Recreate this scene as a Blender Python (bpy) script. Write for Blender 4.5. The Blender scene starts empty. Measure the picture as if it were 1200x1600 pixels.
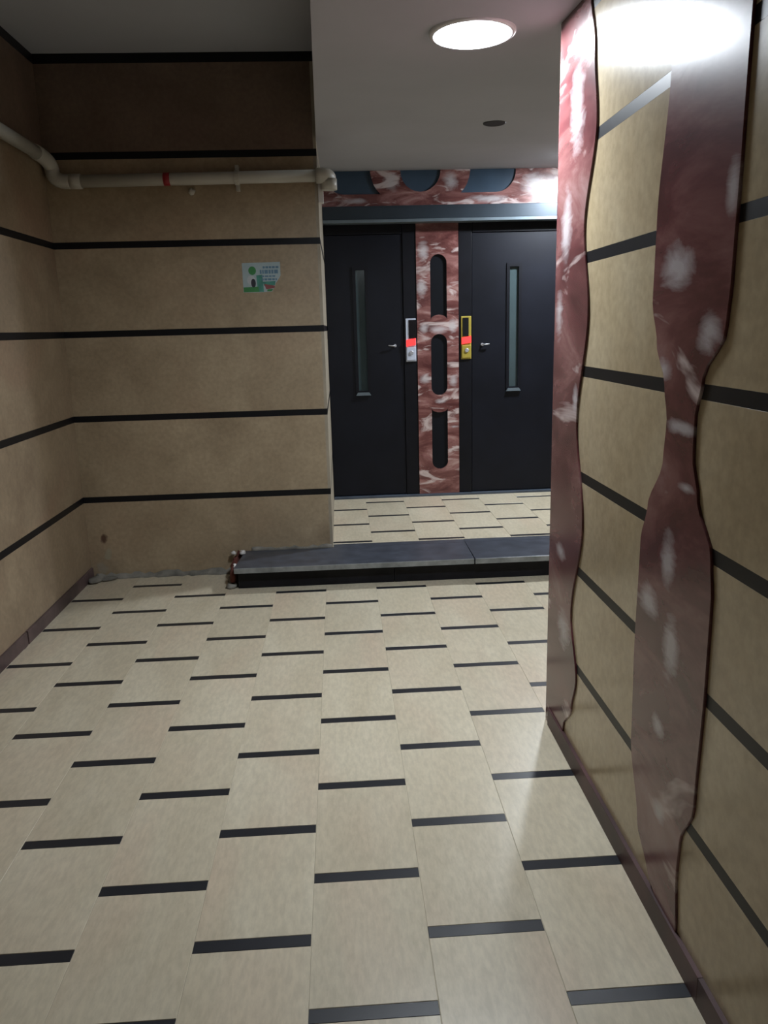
import bpy, bmesh, math, random
from mathutils import Vector, Matrix
random.seed(7)

# ------------------------------------------------------------------ camera, world, exposure
S = 1.45                      # all coordinates below are in camera heights; one camera height is 1.45 m
C = bpy.context.scene.collection
scn = bpy.context.scene
cd = bpy.data.cameras.new('camera')
cam = bpy.data.objects.new('camera', cd)
C.objects.link(cam)
r_ = Vector((0.99799771, -0.05753357, -0.02627677))
u_ = Vector((0.03868284, 0.22650703, 0.97324108))
f_ = Vector((0.05004216, 0.97230883, -0.22827905))
cam.matrix_world = Matrix(((r_.x, u_.x, -f_.x, 0), (r_.y, u_.y, -f_.y, 0), (r_.z, u_.z, -f_.z, S), (0, 0, 0, 1)))
cd.sensor_fit = 'VERTICAL'
cd.sensor_height = 24
cd.lens = 24 * 1224.78 / 1600
cd.clip_start = 0.05
scn.camera = cam

world = bpy.data.worlds.new('world')
scn.world = world
world.use_nodes = True
world.node_tree.nodes['Background'].inputs[0].default_value = (0.6, 0.7, 0.9, 1)
world.node_tree.nodes['Background'].inputs[1].default_value = 0.015

LAMP_MAIN = 405.0             # emission of the ceiling lamp diffusers
LAMP_LOBBY = 780.0
LAMP_FILL = 5.0  # weak fill lamp added behind the camera as ambient light
LAMP_COLOR = (0.86, 0.93, 1.0)

vs = scn.view_settings
scn.display_settings.display_device = 'sRGB'
vs.view_transform = 'Standard'
vs.look = 'None'
vs.gamma = 1
vs.use_curve_mapping = False
vs.exposure = -0.08


# ------------------------------------------------------------------ materials
def new_mat(name):
    m = bpy.data.materials.new(name)
    m.use_nodes = True
    nt = m.node_tree
    return m, nt, nt.nodes['Principled BSDF']


def coords(nt, scale=(1, 1, 1), rot=(0, 0, 0)):
    tc = nt.nodes.new('ShaderNodeTexCoord')
    oi = nt.nodes.new('ShaderNodeObjectInfo')
    mul = nt.nodes.new('ShaderNodeMath'); mul.operation = 'MULTIPLY'; mul.inputs[1].default_value = 37.0
    nt.links.new(oi.outputs['Random'], mul.inputs[0])
    add = nt.nodes.new('ShaderNodeVectorMath'); add.operation = 'ADD'
    nt.links.new(tc.outputs['Object'], add.inputs[0])
    nt.links.new(mul.outputs[0], add.inputs[1])
    mp = nt.nodes.new('ShaderNodeMapping')
    mp.inputs['Scale'].default_value = scale
    mp.inputs['Rotation'].default_value = rot
    nt.links.new(add.outputs[0], mp.inputs[0])
    return mp.outputs[0], oi.outputs['Random']


def noise(nt, vec, scale, detail=4, rough=0.55, dist=0.0):
    n = nt.nodes.new('ShaderNodeTexNoise')
    n.inputs['Scale'].default_value = scale
    n.inputs['Detail'].default_value = detail
    n.inputs['Roughness'].default_value = rough
    n.inputs['Distortion'].default_value = dist
    nt.links.new(vec, n.inputs['Vector'])
    return n.outputs[0]


def ramp(nt, fac, stops):
    r = nt.nodes.new('ShaderNodeValToRGB')
    e = r.color_ramp.elements
    while len(e) < len(stops):
        e.new(0.5)
    for el, (p, c) in zip(e, stops):
        el.position = p
        el.color = (*c, 1)
    nt.links.new(fac, r.inputs[0])
    return r.outputs[0]


def mix(nt, fac, a, b, mode='MIX'):
    m = nt.nodes.new('ShaderNodeMix')
    m.data_type = 'RGBA'
    m.blend_type = mode
    if isinstance(fac, float):
        m.inputs[0].default_value = fac
    else:
        nt.links.new(fac, m.inputs[0])
    for s, v in ((6, a), (7, b)):
        if isinstance(v, tuple):
            m.inputs[s].default_value = (*v, 1)
        else:
            nt.links.new(v, m.inputs[s])
    return m.outputs[2]


def bump(nt, bsdf, h, strength, dist=0.002):
    b = nt.nodes.new('ShaderNodeBump')
    b.inputs['Strength'].default_value = strength
    b.inputs['Distance'].default_value = dist
    nt.links.new(h, b.inputs['Height'])
    nt.links.new(b.outputs[0], bsdf.inputs['Normal'])


def stone(name, lo, hi, vein, scale, rough, vary=0.12, bumps=0.05, spec=0.5, stretch=(1, 1, 1)):
    """mottled polished stone: two tones of cloud, faint tint patches, a different tone per piece"""
    m, nt, b = new_mat(name)
    v, rnd = coords(nt, stretch)
    n1 = noise(nt, v, scale, 5, 0.6, 0.4)
    col = ramp(nt, n1, [(0.3, lo), (0.7, hi)])
    n2 = noise(nt, v, scale * 0.45, 3, 0.5, 0.8)
    f2 = ramp(nt, n2, [(0.52, (0, 0, 0)), (0.72, (0.6, 0.6, 0.6))])
    col = mix(nt, f2, col, vein)
    n3 = noise(nt, v, scale * 14, 3, 0.6)
    col = mix(nt, 0.35, col, ramp(nt, n3, [(0.35, (0.55, 0.55, 0.55)), (0.65, (1, 1, 1))]), 'MULTIPLY')
    mr = nt.nodes.new('ShaderNodeMapRange')
    mr.inputs[3].default_value = 1 - vary
    mr.inputs[4].default_value = 1.0
    nt.links.new(rnd, mr.inputs[0])
    col = mix(nt, 1.0, col, mr.outputs[0], 'MULTIPLY')
    nt.links.new(col, b.inputs['Base Color'])
    b.inputs['Roughness'].default_value = rough
    b.inputs['Specular IOR Level'].default_value = spec
    bump(nt, b, n1, bumps)
    return m


def plain(name, col, rough=0.5, metal=0.0, var=0.15, scale=9.0, bumps=0.05, spec=0.5):
    m, nt, b = new_mat(name)
    v, _ = coords(nt)
    n = noise(nt, v, scale, 4)
    d = tuple(c * (1 - var) for c in col)
    l = tuple(min(1, c * (1 + var)) for c in col)
    nt.links.new(ramp(nt, n, [(0.3, d), (0.7, l)]), b.inputs['Base Color'])
    b.inputs['Roughness'].default_value = rough
    b.inputs['Metallic'].default_value = metal
    b.inputs['Specular IOR Level'].default_value = spec
    bump(nt, b, n, bumps)
    return m


def marble(name, rough, scale, axis, blobs):
    """red marble: dark red ground, pink clouds, whitish diagonal patches; blobs: the large white patches (u, z, ru, rz)"""
    m, nt, b = new_mat(name)
    rot = (0.7, 0, 0) if axis == 'x' else (0, 0.6, 0)
    st = (1.0, 0.55, 1.5) if axis == 'x' else (0.6, 1.0, 1.7)
    v, rnd = coords(nt, st, rot)
    n1 = noise(nt, v, scale, 6, 0.6, 0.7)
    if axis == 'x':
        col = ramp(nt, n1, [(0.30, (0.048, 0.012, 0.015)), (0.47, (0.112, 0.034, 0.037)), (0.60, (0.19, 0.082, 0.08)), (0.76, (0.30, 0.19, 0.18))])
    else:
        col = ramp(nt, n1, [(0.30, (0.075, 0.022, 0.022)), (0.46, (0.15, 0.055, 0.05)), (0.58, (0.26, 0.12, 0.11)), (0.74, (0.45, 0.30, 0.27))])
    n2 = noise(nt, v, scale * 1.1, 4, 0.55, 1.0)
    lo = 0.62 if axis == 'x' else 0.55
    f = ramp(nt, n2, [(lo, (0, 0, 0)), (lo + 0.10, (0.9, 0.9, 0.9))])
    col = mix(nt, f, col, (0.56, 0.46, 0.44))
    tc = nt.nodes.new('ShaderNodeTexCoord')
    acc = None
    for (u, z, ru, rz) in blobs:
        mp = nt.nodes.new('ShaderNodeMapping')
        mp.vector_type = 'TEXTURE'
        mp.inputs['Location'].default_value = (0.505 * S, u * S, z * S) if axis == 'x' else (u * S, 4.23 * S, z * S)
        mp.inputs['Scale'].default_value = (1, ru * S, rz * S) if axis == 'x' else (ru * S, 1, rz * S)
        nt.links.new(tc.outputs['Object'], mp.inputs[0])
        ln = nt.nodes.new('ShaderNodeVectorMath'); ln.operation = 'LENGTH'
        nt.links.new(mp.outputs[0], ln.inputs[0])
        if acc is None:
            acc = ln.outputs['Value']
        else:
            mn = nt.nodes.new('ShaderNodeMath'); mn.operation = 'MINIMUM'
            nt.links.new(acc, mn.inputs[0]); nt.links.new(ln.outputs['Value'], mn.inputs[1])
            acc = mn.outputs[0]
    nz = noise(nt, v, 13, 5, 0.65, 0.8)
    ma = nt.nodes.new('ShaderNodeMath'); ma.operation = 'MULTIPLY_ADD'; ma.inputs[1].default_value = 1.6
    nt.links.new(nz, ma.inputs[0]); nt.links.new(acc, ma.inputs[2])
    half = nt.nodes.new('ShaderNodeMath'); half.operation = 'MULTIPLY'; half.inputs[1].default_value = 0.5
    nt.links.new(ma.outputs[0], half.inputs[0])
    fb = ramp(nt, half.outputs[0], [(0.50, (0.80, 0.80, 0.80)), (0.95, (0, 0, 0))])
    col = mix(nt, fb, col, (0.50, 0.46, 0.47))
    nt.links.new(col, b.inputs['Base Color'])
    b.inputs['Roughness'].default_value = rough
    bump(nt, b, n1, 0.06)
    return m


def emit(name, col, strength):
    m, nt, b = new_mat(name)
    b.inputs['Base Color'].default_value = (*col, 1)
    b.inputs['Emission Color'].default_value = (*col, 1)
    b.inputs['Emission Strength'].default_value = strength
    return m


M = {}
M['floor_tile'] = stone('cream_floor_tile', (0.52, 0.45, 0.325), (0.63, 0.565, 0.43), (0.57, 0.45, 0.33), 2.2, 0.30, 0.07, 0.04, stretch=(2.2, 0.7, 1))
M['wall_black'] = plain('black_wall_strip', (0.006, 0.006, 0.008), 0.42, spec=0.25)
M['grout'] = plain('grout', (0.46, 0.41, 0.31), 0.9)
M['black_strip'] = plain('black_granite_strip', (0.014, 0.015, 0.019), 0.38, spec=0.4)
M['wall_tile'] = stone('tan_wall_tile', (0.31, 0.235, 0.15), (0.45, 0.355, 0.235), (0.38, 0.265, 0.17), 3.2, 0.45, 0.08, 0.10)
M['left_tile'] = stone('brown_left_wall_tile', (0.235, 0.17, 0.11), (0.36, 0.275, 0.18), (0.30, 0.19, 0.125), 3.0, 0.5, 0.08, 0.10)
M['top_tile'] = stone('shaded_top_tile', (0.145, 0.098, 0.07), (0.21, 0.15, 0.11), (0.17, 0.11, 0.085), 3.2, 0.5, 0.08, 0.10)  # wall tile darkened: shade above the lamp's reach put into the colour
M['right_tile'] = stone('tan_polished_tile', (0.40, 0.31, 0.19), (0.52, 0.43, 0.285), (0.44, 0.34, 0.19), 2.6, 0.22, 0.06, 0.05)
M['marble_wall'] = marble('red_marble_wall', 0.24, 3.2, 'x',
    [(1.18, 1.075, 0.06, 0.035), (1.06, 0.985, 0.035, 0.03), (1.205, 0.925, 0.03, 0.02), (1.13, 0.845, 0.06, 0.010), (1.10, 0.76, 0.03, 0.008), (1.15, 0.635, 0.03, 0.045),
     (1.215, 0.545, 0.04, 0.03), (1.12, 0.50, 0.03, 0.06), (1.02, 1.16, 0.02, 0.04), (1.15, 0.35, 0.025, 0.02), (1.125, 0.205, 0.025, 0.02), (1.70, 1.42, 0.05, 0.10),
     (1.76, 1.20, 0.04, 0.08), (1.74, 0.48, 0.04, 0.02), (1.70, 0.30, 0.05, 0.05), (1.80, 1.02, 0.03, 0.05), (1.66, 0.84, 0.02, 0.03)])
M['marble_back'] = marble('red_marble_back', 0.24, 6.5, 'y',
    [(0.455, 1.38, 0.03, 0.05), (0.445, 1.20, 0.028, 0.05), (0.535, 0.985, 0.06, 0.022), (0.605, 1.0, 0.025, 0.04), (0.455, 0.99, 0.025, 0.03), (0.455, 0.73, 0.03, 0.03),
     (0.61, 0.72, 0.025, 0.03), (0.535, 0.61, 0.03, 0.012), (0.615, 0.47, 0.03, 0.008), (1.02, 1.70, 0.06, 0.06), (0.80, 1.63, 0.10, 0.02), (0.30, 1.72, 0.04, 0.05), (0.60, 1.72, 0.04, 0.05), (0.12, 1.63, 0.06, 0.015)])
M['skirting'] = plain('purple_brown_skirting', (0.085, 0.055, 0.055), 0.45, var=0.5, scale=6)
M['red_skirting'] = plain('red_brown_skirting', (0.062, 0.028, 0.028), 0.5, var=0.5, scale=5)
M['plaster'] = plain('grey_white_plaster', (0.40, 0.41, 0.445), 0.85, var=0.05, scale=1.5, bumps=0.1)
M['paint'] = plain('side_plaster', (0.32, 0.28, 0.215), 0.7, var=0.12)
M['granite'] = plain('black_granite', (0.050, 0.056, 0.072), 0.34, var=0.3, scale=12)
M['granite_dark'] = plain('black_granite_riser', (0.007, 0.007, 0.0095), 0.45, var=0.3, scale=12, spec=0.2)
M['granite_edge'] = plain('unpolished_granite_edge', (0.21, 0.22, 0.215), 0.7, var=0.3, scale=14)
M['brick'] = plain('broken_red_brick', (0.12, 0.035, 0.025), 0.95, var=0.5, scale=25, bumps=0.6)
M['cement'] = plain('grey_cement', (0.19, 0.18, 0.155), 0.95, var=0.4, scale=12, bumps=0.6)
M['white_lump'] = plain('white_plaster_lump', (0.62, 0.60, 0.58), 0.9, bumps=0.4)
M['door'] = plain('dark_blue_black_door', (0.005, 0.0058, 0.010), 0.45, var=0.2, scale=4, spec=0.22)
M['door_frame'] = plain('dark_door_frame', (0.0042, 0.0045, 0.0075), 0.45, var=0.2, spec=0.22)
M['lintel'] = plain('dark_steel_lintel', (0.034, 0.047, 0.062), 0.38, metal=0.35, var=0.15, scale=3)
M['sill'] = plain('slate_sill', (0.055, 0.070, 0.095), 0.45, var=0.2)
M['lip'] = plain('grey_steel_lip', (0.16, 0.20, 0.23), 0.35, metal=0.4)
M['inlay'] = plain('black_blue_glass_inlay', (0.003, 0.004, 0.007), 0.5, var=0.2, scale=3, bumps=0.0, spec=0.2)
M['inlay_top'] = plain('slate_blue_inlay', (0.04, 0.068, 0.105), 0.3, var=0.2, scale=3, bumps=0.0)
M['pane'] = plain('grey_green_glass', (0.045, 0.065, 0.070), 0.15, var=0.1, scale=4, bumps=0.0)
M['steel'] = plain('brushed_steel', (0.55, 0.56, 0.60), 0.35, metal=0.7, var=0.1)
M['silver'] = plain('silver_plate', (0.52, 0.56, 0.66), 0.4, metal=0.2, var=0.1)
M['brass'] = plain('brass_plate', (0.42, 0.33, 0.06), 0.35, metal=0.35, var=0.15)
M['black_glass'] = plain('black_display_glass', (0.008, 0.008, 0.010), 0.15, var=0.1, bumps=0.0)
M['red_led'] = emit('red_led', (1.0, 0.03, 0.03), 1.6)
M['pipe'] = plain('off_white_plastic', (0.46, 0.445, 0.39), 0.45, var=0.08, scale=5)
M['red_tape'] = plain('red_tape', (0.30, 0.012, 0.02), 0.5)
M['dark_recess'] = plain('dark_recess', (0.03, 0.03, 0.035), 0.6)
M['lamp_ring'] = plain('white_lamp_ring', (0.7, 0.7, 0.72), 0.35, var=0.03)
M['lamp_main'] = emit('lamp_diffuser', LAMP_COLOR, LAMP_MAIN)
M['lamp_lobby'] = emit('lamp_diffuser_lobby', LAMP_COLOR, LAMP_LOBBY)
M['lamp_fill'] = emit('lamp_diffuser_fill', LAMP_COLOR, LAMP_FILL)
M['paper'] = plain('pale_blue_paper', (0.33, 0.41, 0.43), 0.6, var=0.08)
M['print_green'] = plain('green_print', (0.04, 0.20, 0.06), 0.6)
M['print_teal'] = plain('teal_print', (0.06, 0.24, 0.19), 0.6, var=0.25, scale=20)
M['print_blue'] = plain('blue_print', (0.10, 0.19, 0.27), 0.6)
M['print_red'] = plain('red_print', (0.22, 0.06, 0.06), 0.6)
M['print_black'] = plain('black_print', (0.02, 0.02, 0.03), 0.6)
M['print_white'] = plain('white_print', (0.42, 0.45, 0.47), 0.6)


# stain on the tan wall: a small brown rust spot with a pale run below it, near the left corner of the front wall
def add_stain(m, centre):
    nt = m.node_tree
    b = nt.nodes['Principled BSDF']
    src = b.inputs['Base Color'].links[0].from_socket
    tc = nt.nodes.new('ShaderNodeTexCoord')
    col = src
    for (dx, dz, rx, rz, c, k) in ((0.0, 0.0, 0.034, 0.046, (0.07, 0.03, 0.02), 0.9), (0.01, -0.07, 0.03, 0.07, (0.33, 0.33, 0.24), 0.55), (-0.02, -0.13, 0.05, 0.05, (0.30, 0.28, 0.23), 0.5)):
        mp = nt.nodes.new('ShaderNodeMapping')
        mp.vector_type = 'TEXTURE'
        mp.inputs['Location'].default_value = ((centre[0] + dx) * S, 3.245 * S, (centre[1] + dz) * S)
        mp.inputs['Scale'].default_value = (rx * S, 0.05, rz * S)
        nt.links.new(tc.outputs['Object'], mp.inputs[0])
        ln = nt.nodes.new('ShaderNodeVectorMath'); ln.operation = 'LENGTH'
        nt.links.new(mp.outputs[0], ln.inputs[0])
        n = noise(nt, tc.outputs['Object'], 22, 3)
        ad = nt.nodes.new('ShaderNodeMath'); ad.operation = 'ADD'
        nt.links.new(ln.outputs['Value'], ad.inputs[0]); nt.links.new(n, ad.inputs[1])
        f = ramp(nt, ad.outputs[0], [(0.9, (k, k, k)), (1.0, (0, 0, 0))])
        f.node.color_ramp.elements[0].position = 0.75
        col = mix(nt, f, col, c)
    nt.links.new(col, b.inputs['Base Color'])


M['front_low_tile'] = M['wall_tile'].copy()
M['front_low_tile'].name = 'tan_wall_tile_stained'
add_stain(M['front_low_tile'], (-1.015, 0.17))


# ------------------------------------------------------------------ mesh helpers (input in camera heights)
class MB:
    def __init__(self):
        self.v, self.f, self.mi = [], [], []

    def add(self, verts, faces, mi=0):
        o = len(self.v)
        self.v += [tuple(c * S for c in p) for p in verts]
        self.f += [tuple(o + i for i in f) for f in faces]
        self.mi += [mi] * len(faces)
        return self

    def box(self, x0, x1, y0, y1, z0, z1, mi=0):
        return self.add([(x0, y0, z0), (x1, y0, z0), (x1, y1, z0), (x0, y1, z0), (x0, y0, z1), (x1, y0, z1), (x1, y1, z1), (x0, y1, z1)],
                        [(0, 3, 2, 1), (4, 5, 6, 7), (0, 1, 5, 4), (1, 2, 6, 5), (2, 3, 7, 6), (3, 0, 4, 7)], mi)

    def slab(self, lo, hi, axis, sign, bev):
        """box whose face on +-axis has bevelled edges"""
        a = axis
        o = [i for i in range(3) if i != a]
        base, top = (lo[a], hi[a]) if sign > 0 else (hi[a], lo[a])
        mid = top - sign * bev
        vs_ = []
        for lev, ins in ((base, 0), (mid, 0), (top, bev)):
            for (i, j) in ((0, 0), (1, 0), (1, 1), (0, 1)):
                p = [0, 0, 0]
                p[a] = lev
                p[o[0]] = (hi[o[0]] - ins) if i else (lo[o[0]] + ins)
                p[o[1]] = (hi[o[1]] - ins) if j else (lo[o[1]] + ins)
                vs_.append(tuple(p))
        fs = [(3, 2, 1, 0), (8, 9, 10, 11)]
        for l in (0, 4):
            for k in range(4):
                fs.append((l + k, l + (k + 1) % 4, l + 4 + (k + 1) % 4, l + 4 + k))
        return self.add(vs_, fs)

    def prism(self, poly, axis, a0, a1, mi=0):
        """poly: 2-D points in the other two axes (in order), extruded from a0 to a1 on axis"""
        n = len(poly)
        def P(p, a):
            q = list(p); q.insert(axis, a); return tuple(q)
        vs_ = [P(p, a0) for p in poly] + [P(p, a1) for p in poly]
        fs = [tuple(range(n))[::-1], tuple(range(n, 2 * n))]
        fs += [(k, (k + 1) % n, n + (k + 1) % n, n + k) for k in range(n)]
        return self.add(vs_, fs, mi)

    def lathe(self, prof, centre, axis=2, n=32):
        """prof: (radius, height) pairs"""
        cx = centre
        vs_, fs = [], []
        for (r, h) in prof:
            for k in range(n):
                t = 2 * math.pi * k / n
                a, b = r * math.cos(t), r * math.sin(t)
                p = [a, b]; p.insert(axis, h)
                vs_.append((cx[0] + p[0], cx[1] + p[1], cx[2] + p[2]))
        for i in range(len(prof) - 1):
            for k in range(n):
                fs.append((i * n + k, i * n + (k + 1) % n, (i + 1) * n + (k + 1) % n, (i + 1) * n + k))
        fs.append(tuple(range(n))[::-1])
        fs.append(tuple(range((len(prof) - 1) * n, len(prof) * n)))
        return self.add(vs_, fs)

    def tube(self, pts, r, n=16):
        pts = [Vector(p) for p in pts]
        vs_, fs = [], []
        up = Vector((0.13, 0.31, 0.94)).normalized()
        for i, p in enumerate(pts):
            d = (pts[min(i + 1, len(pts) - 1)] - pts[max(i - 1, 0)]).normalized()
            a = d.cross(up)
            if a.length < 0.2:
                a = d.cross(Vector((1, 0, 0)))
            a.normalize()
            b = d.cross(a).normalized()
            rr = r[i] if isinstance(r, (list, tuple)) else r
            for k in range(n):
                t = 2 * math.pi * k / n
                vs_.append(tuple(p + a * rr * math.cos(t) + b * rr * math.sin(t)))
        for i in range(len(pts) - 1):
            for k in range(n):
                fs.append((i * n + k, (i + 1) * n + k, (i + 1) * n + (k + 1) % n, i * n + (k + 1) % n))
        fs.append(tuple(range(n)))
        fs.append(tuple(range((len(pts) - 1) * n, len(pts) * n))[::-1])
        return self.add(vs_, fs)

    def mesh(self, name, mats):
        me = bpy.data.meshes.new(name)
        me.from_pydata(self.v, [], self.f)
        if not isinstance(mats, (list, tuple)):
            mats = [mats]
        for m in mats:
            me.materials.append(m)
        me.polygons.foreach_set('material_index', self.mi)
        bm = bmesh.new()
        bm.from_mesh(me)
        bmesh.ops.recalc_face_normals(bm, faces=bm.faces)
        bm.to_mesh(me)
        bm.free()
        return me

    def build(self, name, mats, parent=None, smooth=False, bevel=0.0):
        me = self.mesh(name, mats)
        if smooth:
            for p in me.polygons:
                p.use_smooth = len(p.vertices) <= 4
        return link(name, me, parent, bevel)


def link(name, me, parent=None, bevel=0.0, loc=None):
    o = bpy.data.objects.new(name, me)
    C.objects.link(o)
    if parent is not None:
        o.parent = parent
        o.matrix_parent_inverse = Matrix.Translation(-Vector(parent.location))
    if loc is not None:
        o.location = Vector(loc) * S
    if bevel:
        b = o.modifiers.new('bevel', 'BEVEL')
        b.width = bevel * S
        b.segments = 2
        b.limit_method = 'ANGLE'
    return o


def thing(name, loc, label, cat, group=None):
    o = bpy.data.objects.new(name, None)
    C.objects.link(o)
    o.location = Vector(loc) * S
    o.empty_display_size = 0.1
    o['label'] = label
    o['category'] = cat
    if group:
        o['group'] = group
    return o


def structure(o, label, cat):
    o['kind'] = 'structure'
    o['label'] = label
    o['category'] = cat
    return o


def lerp_curve(pts, z):
    """smooth interpolation (cosine between knots) of (z, value) knots"""
    if z <= pts[0][0]:
        return pts[0][1]
    for (a, va), (b, vb) in zip(pts, pts[1:]):
        if z <= b:
            t = (z - a) / (b - a)
            t = t * t * (3 - 2 * t)
            return va + (vb - va) * t
    return pts[-1][1]


# ------------------------------------------------------------------ main dimensions
XL, XR = -1.08, 0.505          # left wall face, right wall face
YF = 3.245                     # front wall face (left block)
XB = -0.055                    # side face of that block
YE = 1.836                     # where the right wall ends
YB = 4.23                      # lift wall face
XO = 2.15                      # far right side of the lift lobby
Y0 = -1.6                      # rear of the hall behind the camera
ZS = 0.092                     # lobby floor level
ZH = 2.012                     # high ceiling on the left
def zlow(y): return 1.622 + 0.0628 * (max(1.45, y) - 1.84)
TH = 0.012


# ------------------------------------------------------------------ floors
def floor_tiles(parent, x0, w, y0, pitch, k0, k1, n0, n1, region, ztop, strip_w, th=0.008):
    """running-bond tiles, each with a black strip at its end; region(xa, xb) -> list of (ya, yb, xa, xb) clip boxes"""
    cache = {}
    def piece(name, xa, xb, ya, yb, mat, dz):
        for (cx0, cx1, cy0, cy1) in region:
            a, b, c, d = max(xa, cx0), min(xb, cx1), max(ya, cy0), min(yb, cy1)
            if b - a < 0.006 or d - c < 0.004:
                continue
            key = (name, round(b - a, 4), round(d - c, 4))
            if key not in cache:
                hx, hy = (b - a) / 2 - 0.0005, (d - c) / 2 - 0.0003
                cache[key] = MB().slab((-hx, -hy, -th), (hx, hy, 0), 2, 1, 0.0005).mesh(name, mat)
            link(name, cache[key], parent, loc=((a + b) / 2, (c + d) / 2, ztop + dz))
    for k in range(k0, k1):
        for n in range(n0, n1):
            yc = y0 + pitch * (n + (0.5 if k % 2 else 0.0))
            xa, xb = x0 + k * w, x0 + (k + 1) * w
            piece('floor_strip', xa, xb, yc - strip_w / 2, yc + strip_w / 2, M['black_strip'], -0.0002)
            piece('floor_tile', xa, xb, yc + strip_w / 2, yc + pitch - strip_w / 2, M['floor_tile'], random.uniform(-0.0003, 0.0003))


fl = MB().box(XL - 0.1, XR + 0.1, Y0, YE, -0.1, -0.0010).box(XL - 0.1, XO, YE, YF + 0.1, -0.1, -0.0010).build('floor', M['grout'])
structure(fl, 'lower hall floor of cream tiles with short black strips', 'floor')
floor_tiles(fl, -0.08385, 0.19761, 0.97614, 0.30364, -6, 12, -6, 8,
            [(XL, -0.47907, -0.8, YF), (-0.47907, 0.50898, -0.8, 3.015), (0.50898, XO, YE + 0.007, 3.015)], 0.0, 0.026)

fl2 = MB().box(XB, XO, 3.25, YB + 0.05, -0.005, ZS - 0.0010).build('floor.001', M['grout'])
structure(fl2, 'raised lobby floor of cream tiles before the lift doors', 'floor')
floor_tiles(fl2, 0.116, 0.204, 3.475, 0.313, -1, 11, -2, 3, [(XB, XO, 3.292, 4.205)], ZS, 0.028)


for xa, xb, dz in ((XB + 0.002, 0.5135, 0.0), (0.5145, 1.40, 0.001), (1.402, XO - 0.001, 0.0)):  # rear strip of the step's tread slabs, parented to the lobby floor
    MB().box(xa, xb, YF - 0.0018, 3.290, ZS - 0.02, ZS + dz).build('tread_rear', M['granite'], fl2)

# ------------------------------------------------------------------ walls
LEFT_STRIPES = [(0.337, 0.025), (0.672, 0.025), (1.006, 0.025), (1.341, 0.025), (1.662, 0.026), (1.995, 0.034)]
RIGHT_STRIPES = [(z, 0.022) for z in (0.247, 0.471, 0.681, 0.902, 1.127, 1.347, 1.585)]


def courses(parent, stripes, z0, z1, lo, hi, axis, sign, mat, low_mat=None, top_mat=None):
    """wall tile courses with thin black strips between them; lo/hi give the wall rectangle with the thickness on axis"""
    z = z0
    for i, (c, w) in enumerate(stripes + [(z1 + 1, 0)]):
        top = min(c - w / 2, z1)
        if top - z > 0.004:
            l, h = list(lo), list(hi)
            l[2], h[2] = z, top
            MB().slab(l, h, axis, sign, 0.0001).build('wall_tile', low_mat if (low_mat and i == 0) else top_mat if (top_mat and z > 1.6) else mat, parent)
        if c + w / 2 > z1 + 0.5:
            break
        l, h = list(lo), list(hi)
        l[2], h[2] = c - w / 2, min(c + w / 2, z1)
        if sign > 0: h[axis] -= 0.0001
        else: l[axis] += 0.0001
        MB().slab(l, h, axis, sign, 0.0003).build('wall_strip', M['wall_black'], parent)
        z = c + w / 2


wl = MB().box(XL - 0.1, XL - TH, Y0, YF + 0.1, -0.05, ZH + 0.05).build('wall_left', M['cement'])
structure(wl, 'left wall of tan stone courses divided by black strips', 'wall')
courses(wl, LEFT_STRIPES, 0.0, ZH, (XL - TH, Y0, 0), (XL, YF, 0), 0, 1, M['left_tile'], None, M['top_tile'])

wf = MB().box(XL, XB - TH, YF + TH, YB + 0.1, -0.05, ZH + 0.05).build('wall_front', M['cement'])
structure(wf, 'front wall of tan stone courses divided by black strips', 'wall')
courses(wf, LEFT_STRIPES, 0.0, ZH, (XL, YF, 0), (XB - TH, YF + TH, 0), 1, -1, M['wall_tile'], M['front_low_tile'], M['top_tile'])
# narrow side of the front block, turned to the lift lobby
courses(wf, LEFT_STRIPES, ZS, ZH, (XB - TH, YF, 0), (XB, YB, 0), 0, 1, M['paint'])


def lump(mb, c, s, seed, mi=0, n=7, m=5):
    """irregular rounded lump"""
    rnd = random.Random(seed)
    vs_, fs = [], []
    for i in range(m + 1):
        ph = math.pi * i / m
        for k in range(n):
            t = 2 * math.pi * k / n
            j = rnd.uniform(0.75, 1.15)
            vs_.append((c[0] + s[0] * j * math.sin(ph) * math.cos(t), c[1] + s[1] * j * math.sin(ph) * math.sin(t), c[2] - s[2] * j * math.cos(ph)))
    for i in range(m):
        for k in range(n):
            fs.append((i * n + k, i * n + (k + 1) % n, (i + 1) * n + (k + 1) % n, (i + 1) * n + k))
    return mb.add(vs_, fs, mi)


# rough cement left along the foot of the front wall and above the tread
def cement_ridge(x0, x1, y, z, d, h, seed, name):
    rnd = random.Random(seed)
    n = max(8, int((x1 - x0) / 0.02))
    vs_, fs = [], []
    for i in range(n + 1):
        x = x0 + (x1 - x0) * i / n
        a, b = d * rnd.uniform(0.45, 1.1), h * rnd.uniform(0.4, 1.1)
        vs_ += [(x, y + 0.004, z - 0.003), (x, y - a, z - 0.002), (x, y - a * 0.5, z + b * 0.45), (x, y - 0.004, z + b), (x, y + 0.004, z + b)]
    for i in range(n):
        for k in range(5):
            fs.append((i * 5 + k, i * 5 + (k + 1) % 5, (i + 1) * 5 + (k + 1) % 5, (i + 1) * 5 + k))
    fs += [(0, 1, 2, 3, 4), tuple(n * 5 + k for k in range(5))]
    return MB().add(vs_, fs).build(name, M['cement'], wf, smooth=True)


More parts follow.
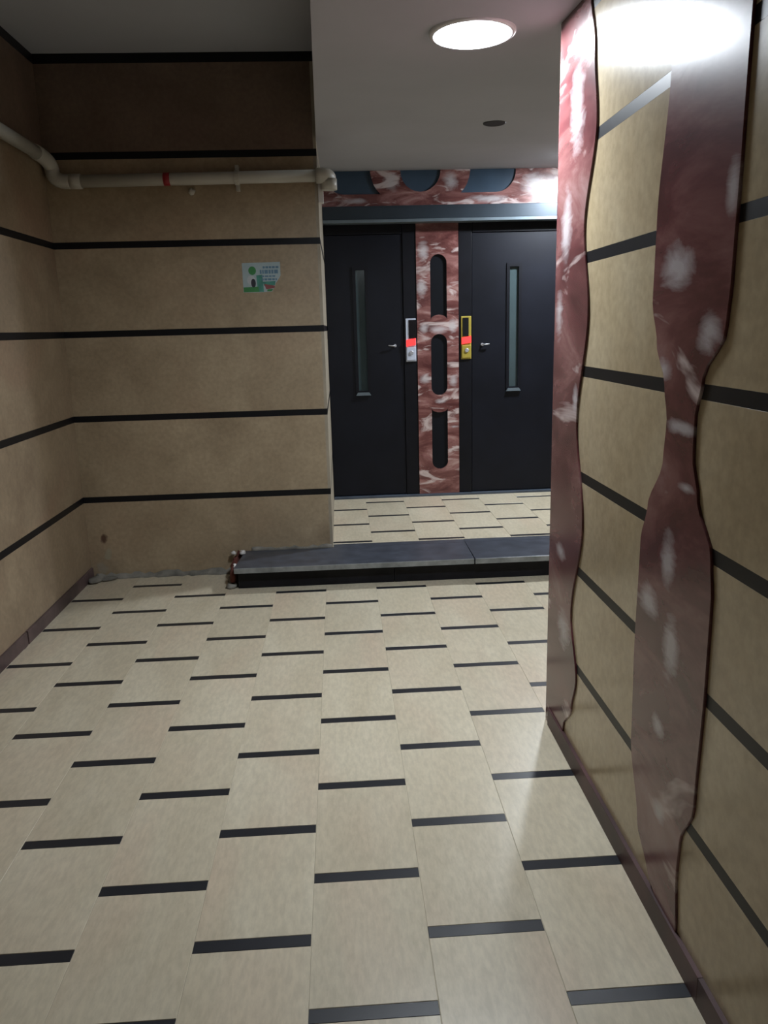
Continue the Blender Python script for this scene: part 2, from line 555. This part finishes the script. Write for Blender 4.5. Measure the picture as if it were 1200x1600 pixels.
cement_ridge(XL + 0.02, -0.475, YF, 0.0, 0.035, 0.022, 3, 'cement_fillet')
cement_ridge(-0.40, XB - 0.005, YF, ZS, 0.010, 0.016, 5, 'mortar_smear')
mb = MB()
lump(mb, (XL + 0.03, YF - 0.06, 0.008), (0.035, 0.05, 0.012), 4)
lump(mb, (XL + 0.075, YF - 0.035, 0.006), (0.04, 0.03, 0.008), 9)
mb.build('cement_lump', M['cement'], wf, smooth=True)

# right wall: structural core, tile courses, wavy red marble bands laid over them
wr = MB().box(XR + TH, XR + 0.13, Y0, YE - 0.004, -0.05, 1.622).build('wall_right', M['cement'])
structure(wr, 'right wall of polished tan courses with wavy red marble bands', 'wall')
courses(wr, RIGHT_STRIPES, 0.0, 1.622, (XR, Y0, 0), (XR + TH, YE - 0.004, 0), 0, -1, M['right_tile'])
INNER = [(0.0, 1.70), (0.06, 1.685), (0.135, 1.625), (0.22, 1.597), (0.36, 1.650), (0.58, 1.585), (0.80, 1.648), (1.02, 1.592), (1.19, 1.634), (1.37, 1.575), (1.50, 1.60), (1.622, 1.64)]
CA = [(0.045, 1.125), (0.073, 1.165), (0.127, 1.215), (0.27, 1.262), (0.45, 1.268), (0.64, 1.264), (0.70, 1.242), (0.786, 1.190), (0.85, 1.184), (0.904, 1.20), (0.965, 1.238), (1.03, 1.263), (1.15, 1.262), (1.36, 1.236), (1.622, 1.215)]
CB = [(0.045, 1.040), (0.149, 1.050), (0.205, 1.046), (0.29, 1.008), (0.5, 1.0), (0.62, 1.0), (0.68, 1.010), (0.751, 1.062), (0.81, 1.085), (0.865, 1.086), (0.92, 1.070), (0.985, 1.014), (1.05, 1.008), (1.20, 1.005), (1.622, 1.0)]
def band(fa, fb, z0, z1, n, name):
    """vertical marble strip between two wavy edges (Y as a function of Z)"""
    vs_, fs = [], []
    for i in range(n + 1):
        z = z0 + (z1 - z0) * i / n
        a, b = fa(z), fb(z)
        for (x, e) in ((XR + 0.002, 0), (XR - 0.0025, 0), (XR - 0.004, 0.0015)):
            vs_ += [(x, a - e, z), (x, b + e, z)]
    for i in range(n):
        o, q = i * 6, (i + 1) * 6
        for (p1, p2) in ((0, 2), (2, 4), (4, 5), (5, 3), (3, 1)):
            fs.append((o + p1, o + p2, q + p2, q + p1))
    fs += [(0, 2, 4, 5, 3, 1), tuple(n * 6 + k for k in (1, 3, 5, 4, 2, 0))]
    return MB().add(vs_, fs).build(name, M['marble_wall'], wr)
band(lambda z: YE, lambda z: lerp_curve(INNER, z), 0.0, 1.622, 90, 'marble_band')
band(lambda z: lerp_curve(CA, z), lambda z: lerp_curve(CB, z), 0.046, 1.622, 90, 'marble_band')
MB().box(XR - 0.003, XR + 0.13, YE - 0.004, YE + 0.006, 0.0, 1.622).build('marble_end', M['marble_wall'], wr)

# skirtings
bl = MB().slab((XL - 0.001, 2.525, 0), (XL + 0.009, YF - 0.002, 0.046), 0, 1, 0.001).build('baseboard_left', M['skirting'])
structure(bl, 'dark purple brown skirting along the left wall foot', 'baseboard')
y = 2.52
while y > -0.8:
    MB().slab((XL - 0.001, y - 0.62, 0), (XL + 0.009 + random.uniform(-0.001, 0.001), y - 0.003, 0.045), 0, 1, 0.001).build('skirting_tile', M['skirting'], bl)
    y -= 0.62
br = MB().slab((XR - 0.008, 0.95, 0), (XR + 0.001, YE - 0.03, 0.047), 0, -1, 0.0004).build('baseboard_right', M['red_skirting'])
structure(br, 'red brown skirting along the right wall foot', 'baseboard')
y = 0.9495
while y > -0.8:
    MB().slab((XR - 0.008, y - 0.62, 0), (XR + 0.001, y - 0.0005, 0.047), 0, -1, 0.0004).build('skirting_tile', M['red_skirting'], br)
    y -= 0.62

# unseen sides of the hall and the lift lobby
o = MB().box(XL - 0.1, XR + 0.13, Y0 - 0.1, Y0, -0.05, ZH + 0.05).build('wall_rear', M['paint'])
structure(o, 'plain plastered wall closing the hall at the rear', 'wall')
o = MB().box(XO, XO + 0.1, YE - 0.1, YB + 0.1, -0.05, ZH).build('wall_lobby', M['paint'])
structure(o, 'plain plastered wall at the far right of the lobby', 'wall')
o = MB().box(XR + 0.13, XO, YE - 0.1, YE - 0.0, -0.05, ZH).build('wall_return', M['paint'])
structure(o, 'plain plastered wall running right behind the marble wall end', 'wall')

# ------------------------------------------------------------------ ceilings
o = MB().box(XL - 0.1, 0.0, Y0, YF + 0.02, ZH, ZH + 0.06).build('ceiling', M['plaster'])
structure(o, 'higher grey plaster ceiling over the left of the hall', 'ceiling')
# lower false ceiling over the right of the hall and the lift lobby: rises gently towards the lifts
ys = [Y0, 1.45, YF, YB - 0.001]
xe = [-0.022, -0.024, XB, XB]
vs_, fs = [], []
for yy, x in zip(ys, xe):
    zz = zlow(yy)
    vs_ += [(x, yy, zz), (XO, yy, zz), (XO, yy, ZH + 0.02), (x, yy, ZH + 0.02)]
for i in range(3):
    for k in range(4):
        fs.append((i * 4 + k, i * 4 + (k + 1) % 4, (i + 1) * 4 + (k + 1) % 4, (i + 1) * 4 + k))
fs += [(0, 1, 2, 3), (12, 13, 14, 15)]
o = MB().add(vs_, fs).build('ceiling.001', M['plaster'])
structure(o, 'lower grey plaster ceiling over the lift lobby', 'ceiling')


# ------------------------------------------------------------------ lift wall
wb = MB().box(XB - 0.05, XO, YB + 0.03, YB + 0.13, 0.0, ZH).build('wall_back', M['dark_recess'])
structure(wb, 'lift wall faced in red marble with dark inlays', 'wall')


def filled(name, outline, holes, y0, y1, mat, parent):
    """flat panel in X-Z with real holes, thickness y0..y1"""
    cu = bpy.data.curves.new(name, 'CURVE')
    cu.dimensions = '2D'
    cu.fill_mode = 'BOTH'
    cu.extrude = abs(y1 - y0) / 2 * S
    for poly in [outline] + holes:
        sp = cu.splines.new('POLY')
        sp.points.add(len(poly) - 1)
        for p, (x, z) in zip(sp.points, poly):
            p.co = (x * S, z * S, 0, 1)
        sp.use_cyclic_u = True
    tmp = bpy.data.objects.new('tmp', cu)
    C.objects.link(tmp)
    dg = bpy.context.evaluated_depsgraph_get()
    me = bpy.data.meshes.new_from_object(tmp.evaluated_get(dg))
    bpy.data.objects.remove(tmp)
    bpy.data.curves.remove(cu)
    me.transform(Matrix.Translation((0, (y0 + y1) / 2 * S, 0)) @ Matrix.Rotation(math.pi / 2, 4, 'X'))
    me.name = name
    me.materials.clear()
    me.materials.append(mat)
    return link(name, me, parent)


def arc(cx, cz, r, a0, a1, n=14):
    return [(cx + r * math.cos(math.radians(a0 + (a1 - a0) * i / n)), cz + r * math.sin(math.radians(a0 + (a1 - a0) * i / n))) for i in range(n + 1)]


PX0, PX1, PXC = 0.418, 0.638, 0.5335
HW = 0.043
def stadium(z0, z1, lo='round', hi='round'):
    p = []
    if lo == 'round':
        p += arc(PXC, z0 + HW, HW, 180, 360)
    else:     # notched by the ring around the hole below
        p += [(PXC - HW, z0)] + [(PXC + HW * math.cos(math.radians(t)), z0 + 0.026 * math.sin(math.radians(t))) for t in range(165, 10, -15)] + [(PXC + HW, z0)]
    if hi == 'round':
        p += arc(PXC, z1 - HW, HW, 0, 180)
    else:
        p += [(PXC + HW, z1)] + [(PXC + HW * math.cos(math.radians(t)), z1 - 0.022 * math.sin(math.radians(t))) for t in range(15, 170, 15)] + [(PXC - HW, z1)]
    return p


holes = [stadium(1.035, 1.365, lo='notch'), stadium(0.642, 0.962), stadium(0.240, 0.572, hi='notch')]
filled('marble_pillar', [(PX0, ZS + 0.012), (PX1, ZS + 0.012), (PX1, 1.53), (PX0, 1.53)], holes, YB - 0.008, YB + 0.012, M['marble_back'], wb)
for h in holes:
    MB().prism(h, 1, YB + 0.004, YB + 0.016).build('dark_inlay', M['inlay'], wb)

# transom panel above the doors, cut off by the false ceiling
TCX, TCZ = 0.447, 1.770
circ = arc(TCX, TCZ, 0.102, 0, 345, 23)
def wing(s):
    p = [(0.205, 1.661), (0.385, 1.661)]
    p += [(0.385 + 0.102 * math.cos(math.radians(t)), 1.763 + 0.102 * math.sin(math.radians(t))) for t in range(-80, 1, 10)]
    p += [(0.487, 1.80), (0.250, 1.80)]
    p += [(0.254, 1.765), (0.248, 1.735), (0.238, 1.705), (0.222, 1.68)]
    return [(TCX + s * x, z) for x, z in p]
th_ = [circ, wing(1), wing(-1)]
filled('marble_transom', [(XB, 1.605), (1.6, 1.605), (1.6, 1.90), (XB, 1.90)], th_, YB - 0.008, YB + 0.012, M['marble_back'], wb)
for h in th_:
    MB().prism(h, 1, YB + 0.003, YB + 0.016).build('transom_inlay', M['inlay_top'], wb)
MB().box(1.235, XO, YB - 0.006, YB + 0.03, ZS, 1.60).build('marble_panel', M['marble_back'], wb)
MB().box(1.6, XO, YB - 0.006, YB + 0.03, 1.60, 1.90).build('marble_panel', M['marble_back'], wb)

# lintel over both doors
t = thing('door_lintel', (0.6, YB, 1.525), 'long dark steel lintel spanning above both lift doors', 'lintel')
MB().box(XB + 0.001, 1.6, YB - 0.072, YB - 0.0085, 1.532, 1.596).build('lintel_board', M['lintel'], t, bevel=0.002)
MB().box(XB + 0.001, 1.6, YB - 0.078, YB - 0.0085, 1.516, 1.5315).build('lower_lip', M['lip'], t, bevel=0.002)
t = thing('door_sill', (0.6, YB, ZS), 'blue grey granite sill strip at the foot of the lift doors', 'sill')
MB().box(XB + 0.002, 1.6, YB - 0.022, YB + 0.03, ZS - 0.006, ZS + 0.011).build('sill_slab', M['sill'], t, bevel=0.0015)


def lift_door(x0, x1, fx0, fx1, win, knob, label, fr):
    """leaf x0..x1, frame out to fx0..fx1, slit window win=(xa,xb,z0,z1)"""
    t = thing('lift_door', ((x0 + x1) / 2, YB, ZS + 0.012), label, 'door', 'pair of lift doors')
    yb = YB + 0.010
    za, zb = ZS + 0.012, 1.524
    if fx0 < x0 - 0.01:
        MB().box(fx0, x0 - 0.003, YB - 0.004, YB + 0.028, za, zb).build('door_frame', M['door_frame'], t, bevel=0.002)
    if fx1 > x1 + 0.01:
        MB().box(x1 + 0.003, fx1, YB - 0.004, YB + 0.028, za, zb).build('door_frame', M['door_frame'], t, bevel=0.002)
    MB().box(x0, x1, YB - 0.004, YB + 0.028, zb - 0.055, zb).build('door_frame', M['door_frame'], t, bevel=0.002)
    # leaf with a real slot for the window
    xa, xb, z0, z1 = win
    filled('door_leaf', [(x0, za + 0.004), (x1, za + 0.004), (x1, zb - 0.058), (x0, zb - 0.058)], [[(xa, z0), (xb, z0), (xb, z1), (xa, z1)]], yb - 0.008, yb + 0.014, M['door'], t)
    wfm = filled('window_frame', [(xa - 0.012, z0 - 0.006), (xb + 0.012, z0 - 0.006), (xb + 0.012, z1 + 0.014), (xa - 0.012, z1 + 0.014)],
                 [[(xa + 0.004, z0 + 0.004), (xb - 0.004, z0 + 0.004), (xb - 0.004, z1 - 0.004), (xa + 0.004, z1 - 0.004)]], yb - 0.014, yb - 0.0081, M['door_frame'], t)
    MB().box(xa + 0.001, xb - 0.001, yb + 0.001, yb + 0.006, z0 + 0.001, z1 - 0.001).build('window_pane', M['pane'], t)
    MB().prism([(xa - 0.012, z0 - 0.020), (xb + 0.012, z0 - 0.020), (xb + 0.002, z0 - 0.004), (xa - 0.002, z0 - 0.004)], 1, yb - 0.022, yb - 0.0082).build('window_ledge', M['lip'], t)
    kx, kz = knob
    hd = MB().lathe([(0.008, -0.004), (0.008, 0.0), (0.006, 0.004)], (kx, yb - 0.010, kz), 1, 14)
    hd.tube([(kx, yb - 0.012, kz), (kx, yb - 0.022, kz), (kx + fr * 0.012, yb - 0.026, kz), (kx + fr * 0.036, yb - 0.026, kz + 0.002)], 0.0036, 8)
    hd.build('door_handle', M['steel'], t, smooth=True)
    return t


lift_door(XB + 0.003, 0.345, XB, PX0 - 0.001, (0.098, 0.154, 0.672, 1.300), (0.300, 0.908), 'left lift door, dark leaf with a slit window beside the wall corner', -1)
lift_door(0.712, 1.160, PX1 + 0.001, 1.232, (0.906, 0.962, 0.672, 1.300), (0.765, 0.902), 'right lift door, dark leaf with a slit window beyond the marble pillar', 1)


def call_panel(x, z0, mat, label, s):
    """tall plate: dark glass slot, red lit floor display, button block below"""
    t = thing('lift_call_panel', (x, YB - 0.005, z0), label, 'control panel', 'lift call panels')
    w, h = 0.054, 0.222
    yf = YB - 0.0045
    MB().box(x - w / 2, x + w / 2, yf - 0.006, yf, z0, z0 + h).build('back_plate', mat, t, bevel=0.002)
    MB().box(x - w / 2 + (0.016 if s < 0 else 0.008), x + w / 2 + (0.0008 if s < 0 else -0.014), yf - 0.009, yf - 0.0061, z0 + 0.118, z0 + h - 0.008).build('dark_window', M['black_glass'], t, bevel=0.001)
    dz = z0 + 0.078
    MB().prism([(x - 0.025, dz + 0.0), (x + 0.025, dz + 0.008), (x + 0.025, dz + 0.042), (x - 0.025, dz + 0.034)], 1, yf - 0.013, yf - 0.0062).build('red_display', M['red_led'], t)
    bp = MB().box(x - 0.024, x + 0.025, yf - 0.011, yf - 0.0062, z0 + 0.006, z0 + 0.074).build('button_block', mat, t, bevel=0.003)
    MB().lathe([(0.011, 0.0), (0.011, -0.004), (0.009, -0.0055)], (x + 0.002, yf - 0.011, z0 + 0.046), 1, 16).build('call_button', M['steel'], bp, smooth=True)
    return t


call_panel(0.384, 0.824, M['silver'], 'silver lift call panel with a red display left of the pillar', -1)
call_panel(0.678, 0.828, M['brass'], 'brass yellow lift call panel with a red display right of the pillar', 1)

# ------------------------------------------------------------------ the step up to the lobby
t = thing('lobby_step', (0.3, 3.1, 0), 'low black granite step up to the lift lobby', 'step')
YT, YR = 2.992, 3.018
XS = -0.447
tr = MB().prism([(XS, YT), (0.511, YT), (0.5135, YF - 0.002), (-0.428, YF - 0.002)], 2, 0.0705, ZS).build('tread_slab', M['granite'], t, bevel=0.0012)
MB().box(XS + 0.002, 0.510, YT - 0.0035, YT - 0.0002, 0.0705, ZS - 0.001).build('front_edge', M['granite_edge'], tr)
tr = MB().box(0.5145, 1.40, YT - 0.004, YF - 0.002, 0.0715, ZS + 0.001).build('tread_slab', M['granite'], t, bevel=0.0012)
MB().box(0.5155, 1.399, YT - 0.0075, YT - 0.0042, 0.0715, ZS).build('front_edge', M['granite_edge'], tr)
tr = MB().box(1.402, XO - 0.001, YT, YF - 0.002, 0.0705, ZS).build('tread_slab', M['granite'], t, bevel=0.0012)
for a, b, d in ((XS + 0.012, 0.190, 0.0), (0.192, 1.05, 0.001), (1.052, XO - 0.001, 0)):
    MB().box(a, b, YR - d, YR + 0.02, 0.0, 0.070).build('riser_slab', M['granite_dark'], t, bevel=0.001)
MB().box(XS + 0.03, XO - 0.001, YR + 0.021, YF - 0.003, 0.001, 0.070).build('step_core', M['cement'], t)
lump(MB(), (-0.458, 3.06, 0.040), (0.017, 0.045, 0.042), 11).build('broken_brick', M['brick'], t, smooth=True)
lump(MB(), (-0.462, 3.15, 0.048), (0.018, 0.06, 0.048), 12).build('broken_brick', M['brick'], t, smooth=True)
lump(MB(), (-0.455, 3.22, 0.055), (0.014, 0.022, 0.045), 13).build('broken_brick', M['brick'], t, smooth=True)
lump(MB(), (-0.452, 3.07, 0.078), (0.010, 0.012, 0.011), 21).build('plaster_crumb', M['white_lump'], t, smooth=True)
lump(MB(), (-0.435, 3.205, 0.096), (0.013, 0.026, 0.010), 22).build('plaster_crumb', M['white_lump'], t, smooth=True)
lump(MB(), (-0.475, 3.215, 0.092), (0.012, 0.014, 0.010), 23).build('plaster_crumb', M['white_lump'], t, smooth=True)
lump(MB(), (-0.464, 3.045, 0.006), (0.028, 0.045, 0.014), 31).build('cement_crumb', M['cement'], t, smooth=True)
lump(MB(), (-0.470, 3.13, 0.005), (0.025, 0.05, 0.012), 32).build('cement_crumb', M['cement'], t, smooth=True)

# ------------------------------------------------------------------ the pipe
def bend(a, b, c, n=7):
    a, b, c = Vector(a), Vector(b), Vector(c)
    return [tuple(a * (1 - k / n) ** 2 + b * 2 * (k / n) * (1 - k / n) + c * (k / n) ** 2) for k in range(n + 1)]


t = thing('drain_pipe', (-0.6, YF - 0.03, 1.567), 'off white plastic pipe running along the left and front walls', 'pipe')
PR = 0.0225
px, py, pz = XL + 0.030, YF - 0.030, 1.567
zu = 1.644
MB().tube([(px, -0.9, zu + 0.03), (px, 3.085, zu)], PR).build('pipe_run', M['pipe'], t, smooth=True)
MB().tube([(px, 3.075, zu)] + bend((px, 3.10, zu), (px + 0.003, py, zu - 0.003), (px + 0.006, py, zu - 0.035)) + bend((px + 0.006, py, zu - 0.04), (px + 0.008, py, pz), (px + 0.060, py, pz)) + [(px + 0.075, py, pz)], 0.0265).build('elbow', M['pipe'], t, smooth=True)
MB().tube([(px + 0.07, py, pz), (-0.052, py, pz + 0.006)], PR).build('pipe_run', M['pipe'], t, smooth=True)
MB().tube([(px + 0.068, py, pz), (px + 0.110, py, pz)], 0.0270).build('socket', M['pipe'], t, smooth=True)
MB().tube([(-0.634, py, pz + 0.003), (-0.610, py, pz + 0.003)], PR + 0.0012).build('red_tape', M['red_tape'], t, smooth=True)
cl = MB().tube([(-0.368, py, pz + 0.004), (-0.350, py, pz + 0.004)], PR + 0.004)
cl.box(-0.366, -0.352, py + 0.006, YF, pz - 0.042, pz + 0.050)
cl.build('pipe_clamp', M['pipe'], t, bevel=0.001)
mb = MB(); lump(mb, (-0.536, py + 0.020, pz - 0.040), (0.014, 0.012, 0.013), 41)
mb.build('old_plug', M['pipe'], t, smooth=True)
el = MB().tube([(-0.060, py, pz + 0.006)] + bend((-0.045, py, pz + 0.006), (-0.012, py, pz + 0.006), (-0.012, py + 0.045, pz + 0.004)) + [(-0.012, py + 0.065, pz + 0.003)], 0.0285)
el.build('elbow', M['pipe'], t, smooth=True)
MB().tube([(-0.012, py + 0.012, pz - 0.004), (-0.012, py + 0.013, pz - 0.044)], 0.0310).build('end_socket', M['pipe'], t, smooth=True)
MB().prism([(YF - 0.006, 1.550), (YF + 0.020, 1.550), (YF + 0.030, 1.480), (YF - 0.008, 1.480)], 0, XB, XB + 0.020).build('white_bracket', M['white_lump'], t, bevel=0.002)

# ------------------------------------------------------------------ the torn sticker
sx0, sz1 = -0.3655, 1.2625
def P2(u, v):   # sticker coordinates: u right 0..1, v down 0..1
    return (sx0 + 0.149 * u, sz1 - 0.112 * v)
st = MB()
yk = YF - 0.0012
def pr(pts, k, mi):
    st.prism([P2(*p) for p in pts], 1, yk - 0.0003 * k, YF - 0.0001, mi)
pr([(0, 0), (1.0, -0.02), (1.0, 0.44), (0.93, 0.58), (0.86, 0.70), (0.84, 0.80), (0.75, 0.98), (0.3, 1.0), (0.0, 0.99)], 0, 0)
def ell(u, v, a, b, k, mi, n=18):
    pr([(u + a * math.cos(2 * math.pi * i / n), v + b * math.sin(2 * math.pi * i / n)) for i in range(n)], k, mi)
ell(0.26, 0.26, 0.10, 0.145, 2, 1)
pr([(0.36, 0.42), (0.52, 0.40), (0.54, 0.98), (0.38, 0.98)], 1, 2)
pr([(0.52, 0.64), (0.86, 0.62), (0.84, 0.76), (0.55, 0.78)], 1, 2)
pr([(0.01, 0.82), (0.40, 0.80), (0.42, 0.98), (0.01, 0.98)], 2, 1)
ell(0.22, 0.58, 0.11, 0.16, 2, 6)
ell(0.275, 0.68, 0.062, 0.15, 3, 5)
pr([(0.56, 0.72), (0.84, 0.78), (0.82, 0.86), (0.60, 0.90)], 2, 4)
pr([(0.64, 0.90), (0.79, 0.89), (0.74, 0.97), (0.62, 0.97)], 2, 1)
# lines of print too blurred to read, as rows of short blocks
rnd = random.Random(3)
for row, (v0, v1, u0, u1, mi) in enumerate(((0.12, 0.19, 0.54, 0.96, 3), (0.24, 0.37, 0.46, 0.97, 3), (0.43, 0.48, 0.50, 0.90, 3), (0.53, 0.60, 0.50, 0.90, 3))):
    u = u0
    while u < u1 - 0.03:
        w = rnd.uniform(0.04, 0.10)
        pr([(u, v0), (min(u + w, u1), v0), (min(u + w, u1), v1), (u, v1)], 2, mi)
        u += w + 0.018
o = st.build('wall_sticker', [M['paper'], M['print_green'], M['print_teal'], M['print_blue'], M['print_red'], M['print_black'], M['print_white']])
o['label'] = 'torn green and pale blue sticker on the front wall'
o['category'] = 'sticker'

# ------------------------------------------------------------------ ceiling fittings
def ceiling_lamp(x, y, r, mat, label, dome):
    """round ceiling light: a metal ring with a lip, and a diffuser set inside it (or a dome below it)"""
    z = zlow(y)
    t = thing('ceiling_lamp', (x, y, z), label, 'ceiling lamp', 'round ceiling lamps')
    lip = 0.004 if dome else 0.010
    MB().lathe([(r * 1.16, 0.006), (r * 1.16, -lip * 0.7), (r * 1.10, -lip), (r * 1.03, -lip), (r * 1.01, -0.001)], (x, y, z), 2, 40).build('lamp_ring', M['lamp_ring'], t, smooth=True)
    if dome:
        p = [(r * math.cos(math.radians(a)), -0.0012 - r * 0.20 * math.sin(math.radians(a))) for a in range(0, 86, 8)]
    else:
        p = [(r * 1.0, -0.0012), (r * 0.97, -0.003), (r * 0.5, -0.0045), (r * 0.05, -0.005)]
    MB().lathe(p, (x, y, z), 2, 40).build('diffuser', mat, t, smooth=True)
    return t


ceiling_lamp(0.318, 1.884, 0.081, M['lamp_main'], 'glowing round lamp on the ceiling near the right wall end', False)
ceiling_lamp(1.24, 3.78, 0.070, M['lamp_lobby'], 'glowing lamp over the lobby right side, hidden behind the right wall', True)
ceiling_lamp(0.25, -0.6, 0.062, M['lamp_fill'], 'dim unseen fill lamp, added behind the viewer', False)

hx, hy = 0.578, 2.965
t = thing('recessed_downlight', (hx, hy, zlow(hy)), 'small unlit round downlight set in the lobby ceiling', 'downlight')
MB().lathe([(0.040, 0.003), (0.040, -0.003), (0.036, -0.005), (0.030, -0.004)], (hx, hy, zlow(hy)), 2, 28).build('rim', M['dark_recess'], t, smooth=True)
MB().lathe([(0.029, -0.0035), (0.020, -0.003), (0.004, -0.002)], (hx, hy, zlow(hy)), 2, 28).build('dark_lens', M['black_glass'], t, smooth=True)
